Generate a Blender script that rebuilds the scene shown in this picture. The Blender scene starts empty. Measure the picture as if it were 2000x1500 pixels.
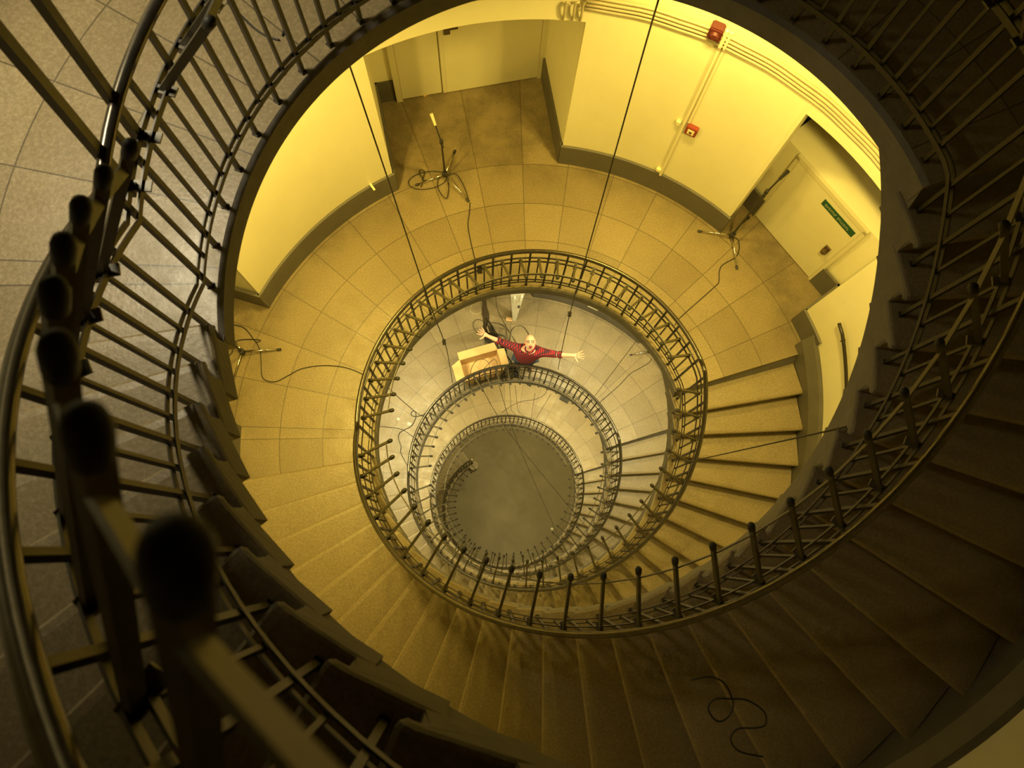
import bpy, bmesh, math, random
from mathutils import Vector, Matrix
random.seed(7)
K = 1.1                      # calibration units -> metres
H = 4.31361                  # storey height
RI = H/27                    # riser
STEP = 7.2                   # degrees per tread
A0 = 190.0                   # azimuth of the first nosing of a flight
A1 = 377.2                   # azimuth of the landing edge at the top of a flight
RH = 1.5                     # hand rail radius
RE = 1.455                   # slab edge radius
RW = 2.84                    # wall radius
GZ = -8.62722-.87-36*RI      # ground floor
F = [0.0]*6
FL1 = -.87; FL0 = FL1+H; FL2 = FL1-H; FL3 = FL1-2*H; FLG = GZ; FLU = FL0+H
C = bpy.context.scene.collection
rad = math.radians

# ------------------------------------------------------------------ materials
def mat(name, col, rough=.6, metal=0, noise=None, bump=None, spec=.5):
    m = bpy.data.materials.new(name); m.use_nodes = True
    nt = m.node_tree; b = nt.nodes['Principled BSDF']
    b.inputs['Base Color'].default_value = (*col, 1); b.inputs['Roughness'].default_value = rough
    b.inputs['Metallic'].default_value = metal; b.inputs['Specular IOR Level'].default_value = spec
    tc = nt.nodes.new('ShaderNodeTexCoord')
    if noise:
        sc, amt, col2 = noise
        n = nt.nodes.new('ShaderNodeTexNoise'); n.inputs['Scale'].default_value = sc; n.inputs['Detail'].default_value = 8
        n.inputs['Roughness'].default_value = .65
        r = nt.nodes.new('ShaderNodeValToRGB'); r.color_ramp.elements[0].position = .5-amt; r.color_ramp.elements[1].position = .5+amt
        r.color_ramp.elements[0].color = (*col2, 1); r.color_ramp.elements[1].color = (*col, 1)
        nt.links.new(tc.outputs['Object'], n.inputs['Vector']); nt.links.new(n.outputs['Fac'], r.inputs['Fac'])
        nt.links.new(r.outputs['Color'], b.inputs['Base Color'])
    if bump:
        sc, st = bump
        n2 = nt.nodes.new('ShaderNodeTexNoise'); n2.inputs['Scale'].default_value = sc; n2.inputs['Detail'].default_value = 5
        bp = nt.nodes.new('ShaderNodeBump'); bp.inputs['Strength'].default_value = st; bp.inputs['Distance'].default_value = .01
        nt.links.new(tc.outputs['Object'], n2.inputs['Vector']); nt.links.new(n2.outputs['Fac'], bp.inputs['Height'])
        nt.links.new(bp.outputs['Normal'], b.inputs['Normal'])
    return m

def ramp(nt, fac, stops):
    r = nt.nodes.new('ShaderNodeValToRGB'); e = r.color_ramp.elements
    while len(e) < len(stops): e.new(.5)
    for i, (p, c) in enumerate(stops): e[i].position = p; e[i].color = (*c, 1)
    nt.links.new(fac, r.inputs['Fac']); return r.outputs['Color']

def stone(name, base, dark, light, rough, joints=None):
    """terrazzo like cast stone, object space; joints=(ring radii, azimuth pitch deg)"""
    m = bpy.data.materials.new(name); m.use_nodes = True
    nt = m.node_tree; b = nt.nodes['Principled BSDF']; L = nt.links.new
    tc = nt.nodes.new('ShaderNodeTexCoord'); v = tc.outputs['Object']
    def noise(sc, det=6, ro=.6):
        n = nt.nodes.new('ShaderNodeTexNoise'); n.inputs['Scale'].default_value = sc; n.inputs['Detail'].default_value = det
        n.inputs['Roughness'].default_value = ro; L(v, n.inputs['Vector']); return n.outputs['Fac']
    c1 = ramp(nt, noise(1.7), [(.3, dark), (.7, base)])
    c2 = ramp(nt, noise(60, 3, .8), [(.35, tuple(x*.72 for x in base)), (.5, base), (.66, light)])
    mx = nt.nodes.new('ShaderNodeMix'); mx.data_type = 'RGBA'; mx.inputs[0].default_value = .5
    L(c1, mx.inputs[6]); L(c2, mx.inputs[7]); col = mx.outputs[2]
    if joints:
        rings, pitch, a_off = joints
        sx = nt.nodes.new('ShaderNodeSeparateXYZ'); L(v, sx.inputs[0])
        def mth(op, a, c=None, d=None):
            n = nt.nodes.new('ShaderNodeMath'); n.operation = op
            for i, q in enumerate((a, c, d)):
                if q is None: continue
                if isinstance(q, (int, float)): n.inputs[i].default_value = q
                else: L(q, n.inputs[i])
            return n.outputs[0]
        x, y = sx.outputs[0], sx.outputs[1]
        r = mth('SQRT', mth('ADD', mth('MULTIPLY', x, x), mth('MULTIPLY', y, y)))
        az = mth('ARCTAN2', y, x)
        d = None
        for q in rings:
            t = mth('ABSOLUTE', mth('SUBTRACT', r, q*K)); d = t if d is None else mth('MINIMUM', d, t)
        # radial joints, staggered by ring
        fl = None
        for q in rings:
            g = mth('GREATER_THAN', r, q*K); fl = g if fl is None else mth('ADD', fl, g)
        stag = mth('MULTIPLY', fl, 0.0)
        u = mth('ADD', mth('DIVIDE', az, rad(1)), mth('ADD', stag, 720.0+a_off))
        fr = mth('ABSOLUTE', mth('SUBTRACT', mth('FRACT', mth('DIVIDE', u, pitch)), .5))
        t = mth('MULTIPLY', mth('MULTIPLY', mth('SUBTRACT', .5, fr), rad(pitch)), r)
        d = mth('MINIMUM', d, t)
        wn = nt.nodes.new('ShaderNodeTexWhiteNoise'); wn.noise_dimensions = '1D'
        L(mth('ADD', mth('MULTIPLY', fl, 37.0), mth('FLOOR', mth('ADD', mth('DIVIDE', u, pitch), .0))), wn.inputs['W'])
        tv = ramp(nt, wn.outputs['Value'], [(0, (.84, .82, .78)), (1, (1.08, 1.07, 1.05))])
        m3 = nt.nodes.new('ShaderNodeMix'); m3.data_type = 'RGBA'; m3.blend_type = 'MULTIPLY'; m3.inputs[0].default_value = 1
        L(col, m3.inputs[6]); L(tv, m3.inputs[7]); col = m3.outputs[2]
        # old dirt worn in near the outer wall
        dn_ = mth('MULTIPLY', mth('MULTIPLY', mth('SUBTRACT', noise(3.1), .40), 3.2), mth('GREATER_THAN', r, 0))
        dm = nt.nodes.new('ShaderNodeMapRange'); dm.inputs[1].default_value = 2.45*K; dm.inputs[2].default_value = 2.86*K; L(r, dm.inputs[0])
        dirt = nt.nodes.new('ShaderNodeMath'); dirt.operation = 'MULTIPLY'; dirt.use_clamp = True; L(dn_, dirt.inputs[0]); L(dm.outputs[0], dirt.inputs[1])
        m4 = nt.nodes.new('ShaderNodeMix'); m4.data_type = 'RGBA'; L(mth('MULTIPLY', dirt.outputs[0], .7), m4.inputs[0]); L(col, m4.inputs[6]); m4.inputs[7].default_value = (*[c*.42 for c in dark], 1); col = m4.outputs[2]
        line = mth('LESS_THAN', d, .0036)
        m2 = nt.nodes.new('ShaderNodeMix'); m2.data_type = 'RGBA'; L(mth('MULTIPLY', line, .8), m2.inputs[0])
        L(col, m2.inputs[6]); m2.inputs[7].default_value = (*[c*.3 for c in dark], 1); col = m2.outputs[2]
    L(col, b.inputs['Base Color'])
    rr = ramp(nt, noise(5), [(.3, (rough-.07,)*3), (.7, (rough+.1,)*3)]); L(rr, b.inputs['Roughness'])
    bp = nt.nodes.new('ShaderNodeBump'); bp.inputs['Strength'].default_value = .35; bp.inputs['Distance'].default_value = .004
    L(noise(45, 4), bp.inputs['Height']); L(bp.outputs['Normal'], b.inputs['Normal'])
    b.inputs['Specular IOR Level'].default_value = .5
    return m

M = {}
M['floor'] = stone('cast_stone_floor', (.24, .19, .10), (.165, .125, .062), (.36, .29, .175), .40, ((1.96, 2.36, 2.79), 9.66, -24.3+4.83))
M['tread'] = stone('cast_stone_tread', (.24, .19, .10), (.17, .13, .065), (.36, .29, .18), .42)
M['ground'] = stone('ground_stone', (.20, .17, .10), (.15, .127, .072), (.26, .22, .14), .62)
M['soffit'] = mat('stringer_paint', (.16, .145, .13), .75, noise=(9, .3, (.10, .09, .08)), bump=(30, .3))
M['wall'] = mat('wall_paint', (.82, .78, .54), .40, noise=(2.2, .35, (.74, .69, .46)), bump=(3, .25))
M['ceiling'] = mat('ceiling_paint', (.5, .45, .3), .8, noise=(3, .3, (.62, .56, .38)))
M['skirt'] = mat('skirting_paint', (.12, .11, .085), .5, noise=(6, .3, (.085, .075, .058)), bump=(25, .2))
M['steel'] = mat('rail_steel', (.13, .115, .09), .25, .8, noise=(30, .3, (.07, .06, .045)))
M['iron'] = mat('black_iron', (.022, .018, .012), .42, .2, noise=(40, .3, (.035, .028, .018)), spec=.5)
M['galv'] = mat('outrigger_paint', (.12, .105, .065), .45, .15, noise=(25, .3, (.07, .06, .04)))
M['cap'] = mat('cap_rubber', (.02, .018, .015), .6)
M['cable'] = mat('cable_black', (.018, .016, .012), .5)
M['door'] = mat('door_paint', (.70, .66, .44), .4, noise=(2, .3, (.64, .59, .38)))
M['frame'] = mat('door_frame_paint', (.64, .59, .38), .5)
M['dark'] = mat('dark_gap', (.02, .018, .012), .9)
M['handle'] = mat('handle_bronze', (.13, .09, .05), .35, .6)
M['chrome'] = mat('chrome', (.75, .72, .66), .15, 1)
M['pipe'] = mat('conduit_paint', (.46, .40, .25), .5, noise=(8, .3, (.34, .29, .18)))
M['pipew'] = mat('conduit_pale', (.78, .72, .5), .45)
M['red'] = mat('alarm_red', (.24, .035, .015), .45)
M['redd'] = mat('siren_red', (.075, .01, .008), .5)
M['cream'] = mat('cream_plastic', (.75, .66, .40), .5)
M['green'] = mat('sign_green', (.006, .065, .022), .5)
M['signw'] = mat('sign_letters', (.34, .38, .26), .5)
M['white'] = mat('white_enamel', (.80, .78, .66), .3)
M['card'] = mat('cardboard', (.66, .46, .20), .8, noise=(6, .3, (.58, .39, .16)))
M['skin'] = mat('skin', (.72, .40, .26), .5, noise=(14, .3, (.66, .33, .21)))
M['beard'] = mat('beard', (.60, .50, .38), .8)
M['mouth'] = mat('mouth', (.12, .008, .008), .5)
M['lips'] = mat('lips', (.34, .10, .07), .5)
M['jeans'] = mat('jeans', (.03, .045, .07), .8)
M['shoe'] = mat('shoe_leather', (.02, .018, .016), .5)
M['wood'] = mat('raw_wood', (.62, .40, .18), .6)
M['paper'] = mat('paper', (.80, .76, .60), .7)
M['orange'] = mat('orange_stick', (.55, .33, .10), .7)
def plaid():
    m = bpy.data.materials.new('plaid_cloth'); m.use_nodes = True; nt = m.node_tree; b = nt.nodes['Principled BSDF']; L = nt.links.new
    tc = nt.nodes.new('ShaderNodeTexCoord'); mp = nt.nodes.new('ShaderNodeMapping'); L(tc.outputs['Object'], mp.inputs[0]); mp.inputs['Rotation'].default_value = (.3, .4, .2)
    sx = nt.nodes.new('ShaderNodeSeparateXYZ'); L(mp.outputs[0], sx.inputs[0])
    def band(o, ph):
        a = nt.nodes.new('ShaderNodeMath'); a.operation = 'MULTIPLY_ADD'; L(o, a.inputs[0]); a.inputs[1].default_value = 30; a.inputs[2].default_value = ph
        f = nt.nodes.new('ShaderNodeMath'); f.operation = 'FRACT'; L(a.outputs[0], f.inputs[0])
        g = nt.nodes.new('ShaderNodeMath'); g.operation = 'GREATER_THAN'; L(f.outputs[0], g.inputs[0]); g.inputs[1].default_value = .5; return g.outputs[0]
    s1 = nt.nodes.new('ShaderNodeMath'); s1.operation = 'ADD'; L(band(sx.outputs[0], .1), s1.inputs[0]); L(band(sx.outputs[2], .3), s1.inputs[1])
    s2 = nt.nodes.new('ShaderNodeMath'); s2.operation = 'MULTIPLY'; L(s1.outputs[0], s2.inputs[0]); s2.inputs[1].default_value = .5
    col = ramp(nt, s2.outputs[0], [(0, (.34, .010, .016)), (.5, (.10, .007, .014)), (1, (.012, .008, .018))])
    L(col, b.inputs['Base Color']); b.inputs['Roughness'].default_value = .85
    return m
M['plaid'] = plaid()

# ------------------------------------------------------------------ mesh helpers (calibration units, z absolute cal)
def P(r, az, z): return Vector((r*math.cos(rad(az)), r*math.sin(rad(az)), z))
def W(v): return Vector((v[0]*K, v[1]*K, (v[2]-GZ)*K))
def obj(name, bm, m, parent=None, smooth=False, abs_=True):
    """bm in calibration units. abs_: positions absolute (converted), else local metres-in-cal (scaled only)"""
    for v in bm.verts: v.co = W(v.co) if abs_ else v.co*K
    me = bpy.data.meshes.new(name); bmesh.ops.recalc_face_normals(bm, faces=bm.faces); bm.to_mesh(me); bm.free(); me.update()
    if smooth:
        for p in me.polygons: p.use_smooth = True
    me.materials.append(m if not isinstance(m, str) else M[m])
    o = bpy.data.objects.new(name, me); C.objects.link(o)
    if parent is not None:
        o.parent = parent; o.matrix_parent_inverse = Matrix.Identity(4)
        if abs_: me.transform(parent.matrix_world_inv if False else Matrix.Translation(-Vector(parent['_o'])))
    return o
def thing(name, label, cat, at, group=None):
    o = bpy.data.objects.new(name, None); C.objects.link(o); o.empty_display_size = .1
    o.location = W(at); o['_o'] = list(W(at)); tag(o, label, cat, group); return o
def tag(o, label=None, cat=None, group=None, kind=None):
    if label: o['label'] = label
    if cat: o['category'] = cat
    if group: o['group'] = group
    if kind: o['kind'] = kind
    return o
def dark_edge(o, z_off=0):
    # the inner rim is painted dark grey like the stringers
    o.data.materials.append(M['soffit'])
    for p in o.data.polygons:
        c = p.center + (Vector(o.parent['_o']) if o.parent else Vector())
        if abs(p.normal.z) < .8 and math.hypot(c.x, c.y) < (RE+.012)*K: p.material_index = 1
        if p.normal.z < -.8: p.material_index = 1
    return o
def struct(name, bm, m, label, cat='building part', smooth=False):
    o = obj(name, bm, m, smooth=smooth); return tag(o, label, cat, kind='structure')
def NB(): return bmesh.new()
def prism(bm, loops):
    """connect successive closed loops of equal length, cap both ends"""
    vs = [[bm.verts.new(p) for p in lp] for lp in loops]; n = len(vs[0])
    for a, b in zip(vs, vs[1:]):
        for i in range(n): bm.faces.new((a[i], a[(i+1) % n], b[(i+1) % n], b[i]))
    bm.faces.new(vs[0][::-1]); bm.faces.new(vs[-1]); return vs
def sweep(bm, prof, az0, az1, dz, zf=lambda a: 0.0):
    """profile [(r,z)] swept round the axis"""
    n = max(1, int(math.ceil(abs(az1-az0)/dz)))
    loops = []
    for i in range(n+1):
        a = az0+(az1-az0)*i/n; loops.append([P(r, a, z+zf(a)) for r, z in prof])
    prism(bm, loops)
def box(bm, c, sx, sy, sz, rot=None):
    vs = []
    for x in (-1, 1):
        for y in (-1, 1):
            for z in (-1, 1):
                v = Vector((x*sx/2, y*sy/2, z*sz/2))
                if rot is not None: v = rot @ v
                vs.append(bm.verts.new(v+Vector(c)))
    for f in ((0, 1, 3, 2), (4, 6, 7, 5), (0, 4, 5, 1), (2, 3, 7, 6), (0, 2, 6, 4), (1, 5, 7, 3)): bm.faces.new([vs[i] for i in f])
def bar(bm, a, b, w, d, up=None):
    """rectangular bar from a to b; d measured along 'up' direction"""
    a, b = Vector(a), Vector(b); t = (b-a).normalized()
    u = Vector(up) if up is not None else Vector((0, 0, 1))
    if abs(t.dot(u.normalized())) > .98: u = Vector((1, 0, 0))
    s = t.cross(u).normalized(); u = s.cross(t).normalized()
    prism(bm, [[p+s*(x*w/2)+u*(y*d/2) for x, y in ((-1, -1), (1, -1), (1, 1), (-1, 1))] for p in (a, b)])
def tube(bm, pts, r, n=8, close=False):
    pts = [Vector(p) for p in pts]; m = len(pts); rr = r if isinstance(r, (list, tuple)) else [r]*m
    ref = None; loops = []
    for i, p in enumerate(pts):
        t = ((pts[(i+1) % m] if close or i < m-1 else p) - (pts[i-1] if close or i > 0 else p)).normalized()
        if ref is None: ref = Vector((0, 0, 1)) if abs(t.z) < .9 else Vector((1, 0, 0))
        s = t.cross(ref).normalized(); ref = s.cross(t).normalized()
        loops.append([p+(s*math.cos(2*math.pi*k/n)+ref*math.sin(2*math.pi*k/n))*rr[i] for k in range(n)])
    if close:
        vs = [[bm.verts.new(q) for q in lp] for lp in loops]
        for i in range(m):
            a, b = vs[i], vs[(i+1) % m]
            for k in range(n): bm.faces.new((a[k], a[(k+1) % n], b[(k+1) % n], b[k]))
    else: prism(bm, loops)
def spline(ctrl, per=8):
    c = [Vector(p) for p in ctrl]; out = []
    for i in range(len(c)-1):
        p0 = c[max(i-1, 0)]; p1 = c[i]; p2 = c[i+1]; p3 = c[min(i+2, len(c)-1)]
        for k in range(per):
            t = k/per
            out.append(.5*((2*p1)+(p2-p0)*t+(2*p0-5*p1+4*p2-p3)*t*t+(3*p1-p0-3*p2+p3)*t**3))
    out.append(c[-1]); return out

# ------------------------------------------------------------------ camera
CAM = (-0.41947, -1.03195, 6.33001); TA, TB = .208807, -.0325488; FP = 1500.0
def camera():
    cd = bpy.data.cameras.new('camera'); co = bpy.data.objects.new('camera', cd); C.objects.link(co)
    ca, sa, cb, sb = math.cos(TA), math.sin(TA), math.cos(TB), math.sin(TB)
    Rx = Matrix(((1, 0, 0), (0, ca, -sa), (0, sa, ca))); Ry = Matrix(((cb, 0, sb), (0, 1, 0), (-sb, 0, cb)))
    co.matrix_world = Matrix.Translation(W(CAM)) @ (Ry @ Rx).to_4x4()
    cd.sensor_width = 36; cd.lens = FP/2000*36; cd.clip_start = .01; cd.clip_end = 100
    cd.dof.use_dof = True; cd.dof.focus_distance = 8.5; cd.dof.aperture_fstop = 4.5
    bpy.context.scene.camera = co
    return Ry @ Rx
RCAM = camera()
def G(px, py, z):
    """photo pixel -> point on the horizontal plane z (calibration units)"""
    d = RCAM @ Vector((px-1000, 750-py, -FP)); t = (z-CAM[2])/d.z
    return Vector((CAM[0]+t*d.x, CAM[1]+t*d.y, z))

# ------------------------------------------------------------------ stairs
def nose_prof(top, az_n, depth_deg, r):
    pass
STONE_T = .14
RS = 1.447
def landing(z, label, az0=17.2, az1=190.0):
    bm = NB()
    sweep(bm, [(RE, z-STONE_T), (RE, z-.02), (RE+.02, z), (RW+.02, z), (RW+.02, z-STONE_T)], az0, az1, 2.0)
    return dark_edge(struct('floor', bm, 'floor', label, 'landing floor'))
def soff(i0z, a, a0):  # pitch line height at azimuth a
    return i0z+((a-a0)/STEP+1)*RI
def flight(zlow, n, top_az, label, at_az):
    """n risers, last nosing at top_az; returns thing"""
    a_first = top_az-STEP*(n-1)
    t = thing('stair_flight', label, 'stairs', P(2.1, at_az, soff(zlow, at_az, a_first)))
    RT = RW-.10
    for i in range(1, n):
        a = a_first+STEP*(i-1); z = zlow+i*RI
        bm = NB(); loops = []
        for rr, ins in ((RS, .016), (RS+.006, .004), (RS+.016, 0), (RT, 0)):
            q = math.degrees(1/rr)                      # degrees per unit length at this radius: nosing keeps its size
            prof = [(.012, -.0), (-.012, -.004), (-.022, -.014), (-.024, -.026), (-.016, -.036), (.002, -.041), (.012, -.052), (.016, -.07)]
            pts = [P(rr, a+(d+ins)*q, z+h_-ins*(1 if h_ > -.03 else 0)) for d, h_ in prof]
            pts += [P(rr, a+.016*q, z-RI-.005), P(rr, a+STEP+.06*q, z-RI-.005), P(rr, a+STEP+.06*q, z-ins)]
            loops.append(pts)
        prism(bm, loops); dark_edge(obj('step', bm, 'tread', t))
    bm = NB(); loops = []; lo = a_first-3.5; hi = top_az+11
    N = int((hi-lo)/1.8)
    for i in range(N+1):
        a = lo+(hi-lo)*i/N; pit = soff(zlow, a, a_first)
        top = min(max(pit-RI-.01, zlow-.02), zlow+(n-1)*RI-.02) if a < top_az-1 else zlow+n*RI-.02
        bot = max(pit-.23-.15*min(1, max(0, (a-a_first-14)/36)), zlow-.17)
        if bot > top-.03: bot = top-.03
        rin = RS+.010 if a_first-1 < a < top_az-.5 else RE+.004
        loops.append([P(rin, a, bot), P(rin, a, top), P(RW, a, top), P(RW, a, bot)])
    prism(bm, loops); obj('stringer', bm, 'soffit', t)
    bm = NB()
    zz = lambda a: min(max(soff(zlow, a, a_first), zlow+.06), zlow+n*RI+.06)
    sweep(bm, [(RT, -RI-.12), (RT, .13), (RT+.06, .24), (RW, .25), (RW, -RI-.12)], a_first-2, top_az+2, 2.4, zz); obj('wall_skirting', bm, 'skirt', t)
    return t

# ------------------------------------------------------------------ balustrade
def railing(zf, az0, az1, pitch, first, zl, label, name='balustrade', rods=True, tip=(1.175, .26), upright=False, group=None):
    """zl(a) gives the hand rail height at azimuth a; zf(a) walking surface under the post"""
    am = (az0+az1)/2
    t = thing(name, label, 'railing', P(RH, am, zf(am)), group)
    def fl(name, r, dz, w, hgt, m):
        bm = NB(); sweep(bm, [(r-w/2, dz-hgt/2), (r+w/2, dz-hgt/2), (r+w/2, dz+hgt/2), (r-w/2, dz+hgt/2)], az0, az1, 2.4, zl); obj(name, bm, m, t)
    bm = NB(); n = max(2, int((az1-az0)/2.4)); tube(bm, [P(RH, az0+(az1-az0)*i/n, zl(az0+(az1-az0)*i/n)) for i in range(n+1)], .0195, 14)
    obj('handrail', bm, 'steel', t, True)
    fl('upper_rail', RH+.014, -.19, .006, .028, 'iron'); fl('upper_rail', RH-.022, -.19, .006, .028, 'iron')
    fl('lower_rail', RH+.011, -.755, .005, .026, 'iron'); fl('lower_rail', RH-.013, -.755, .005, .026, 'iron')
    a = first; tips = []
    while a < az1-.5:
        if a > az0-.01:
            bm = NB(); foot = zf(a)+.001
            bar(bm, P(RH, a, foot), P(RH, a, zl(a)-.01), .017, .018, P(1, a, 0))
            bar(bm, P(RH, a, foot), P(RH, a, foot+.010), .024, .026, P(1, a, 0)); obj('baluster', bm, 'iron', t)
        b = a+pitch/2
        if az0 < b < az1-.3:
            bm = NB(); bar(bm, P(RH, b, zl(b)-.785), P(RH, b, zl(b)-.175), .012, .014, P(1, b, 0)); obj('thin_baluster', bm, 'iron', t)
            if rods:
                z = zl(b); p0 = P(RH+.03, b, z-.24)
                up = (upright and b > 168) or (zf(b) > FL0+.01 and b < 187 and az0 > 180)
                p1 = P(1.485, b-.9, z+.66) if up else P(tip[0], b, z+tip[1])
                q = p0.lerp(p1, .93)
                bm = NB(); bar(bm, p0, q, .032 if up else .016, .026)
                bar(bm, P(RH-.05, b, z-.19), P(RH+.02, b, z-.19), .035, .008)
                o = obj('outrigger', bm, 'galv', t)
                bm = NB(); dd_ = (p1-q); tube(bm, [q, q+dd_*.1, q+dd_*.75, p1, p1+dd_*.12], [.012, .016, .017, .014, .006], 12); cp = obj('end_cap', bm, 'cap', t, True); cp.parent = o
                if not up: tips.append(p0.lerp(p1, .86))
        a += pitch
    if rods and len(tips) > 1:
        bm = NB(); prism(bm, [[p+P(x, math.degrees(math.atan2(p.y, p.x)), y) for x, y in ((-.003, -.019), (.003, -.019), (.003, .019), (-.003, .019))] for p in tips]); obj('tie_bar', bm, 'galv', t)
    return t

def flat(z): return lambda a: z
LAND = {0: FL0, 1: FL1, 2: FL2, 3: FL3}
def rail_flight(zlow, n, top_az):
    a_first = top_az-STEP*(n-1)
    return (lambda a: min(max(soff(zlow, a, a_first)+.87, zlow+.87), zlow+n*RI+.87))
def tread_z(zlow, n, top_az):
    a_first = top_az-STEP*(n-1)
    return (lambda a: zlow+RI*max(0, min(n, math.floor((a-a_first+1.0)/STEP)+1)))

lab = {0: 'uppermost landing, behind the bars at upper left', 1: 'bright yellow landing with the two doors', 2: 'landing where the man in red plaid stands', 3: 'lowest landing above the ground floor'}
for k, z in LAND.items():
    landing(z, 'cast stone floor of the '+lab[k])
    railing(flat(z), 19.0, 182.8, 6.4, 21.4, flat(z+.87), 'iron balustrade with steel handrail round the '+lab[k], tip=(1.175, .25), upright=(k == 0))
FLT = [(FL0, 27, 'stone stair flight climbing away at lower left, nearest the camera'),
       (FL1, 27, 'dark stone stair flight curving up from the yellow landing to the right'),
       (FL2, 27, 'stone stair flight with lit treads descending right of the yellow landing'),
       (FL3, 27, 'stone stair flight rising from the lowest landing to the one with the man'),
       (FLG, 36, 'innermost stone stair flight starting on the ground floor')]
RL = ['balustrade running past close under the camera at lower left', 'balustrade of the dark flight crossing the bottom and right side',
      'balustrade of the flight below the yellow landing', 'balustrade of the flight below the landing with the man', 'innermost balustrade ending in a newel on the ground floor']
for (zl, n, lb), rb in zip(FLT, RL):
    top = A1
    flight(zl, n, top, lb, top-STEP*(n-1)+60)
    f1 = top-STEP*(n-1)
    a0 = 182.8 if n == 27 else f1+1
    railing(tread_z(zl, n, top), a0, 379.0, STEP, f1-1.9, rail_flight(zl, n, top), 'iron '+rb, tip=(1.165, .38) if zl == FL0 else (1.175, .29), upright=False)

# ------------------------------------------------------------------ walls, recesses, doors
def poly_prism(bm, pts, z0, z1): prism(bm, [[Vector((x, y, z)) for x, y in pts] for z in (z0, z1)])
def vwall(bm, p, q, z0, z1, t):
    """vertical slab along p-q, thickness t to the left of p->q"""
    d = Vector((q[0]-p[0], q[1]-p[1])).normalized(); n = Vector((-d.y, d.x))*t
    poly_prism(bm, [p, q, (q[0]+n.x, q[1]+n.y), (p[0]+n.x, p[1]+n.y)], z0, z1)
def xy(r, a): return (r*math.cos(rad(a)), r*math.sin(rad(a)))
bm = NB(); bmesh.ops.create_cone(bm, cap_ends=True, segments=96, radius1=4.4, radius2=4.4, depth=.2, matrix=Matrix.Translation((0, 0, GZ-.1)))
struct('floor', bm, 'ground', 'round speckled stone ground floor at the bottom of the well', 'floor')
bm = NB(); sweep(bm, [(RW, GZ), (RW+.22, GZ), (RW+.22, 8.4), (RW, 8.4)], 179, 384, 3)
struct('wall_front', bm, 'wall', 'pale yellow curved wall beside the stair flights', 'wall')
bm = NB(); sweep(bm, [(RW, GZ), (RW+.22, GZ), (RW+.22, FL3-.02), (RW, FL3-.02)], 24, 179, 3)
struct('wall_lower', bm, 'wall', 'pale curved wall of the ground floor', 'wall')
N1 = [xy(RW, 118.4), (-1.56, 3.47), (.13, 3.83), xy(RW, 83.9)]
BL = G(1474, 420, FL1); BR = G(1583, 546, FL1)
dv = (BR-BL).normalized()
N2 = [xy(RW, 47.5), (BL.x-dv.x*.22, BL.y-dv.y*.22), (BR.x+dv.x*.22, BR.y+dv.y*.22), xy(RW, 24.0)]
lvl = {0: 'uppermost', 1: 'bright yellow', 2: 'man\'s', 3: 'lowest'}
OPEN = 2.14; TOPW = H-STONE_T
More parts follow.
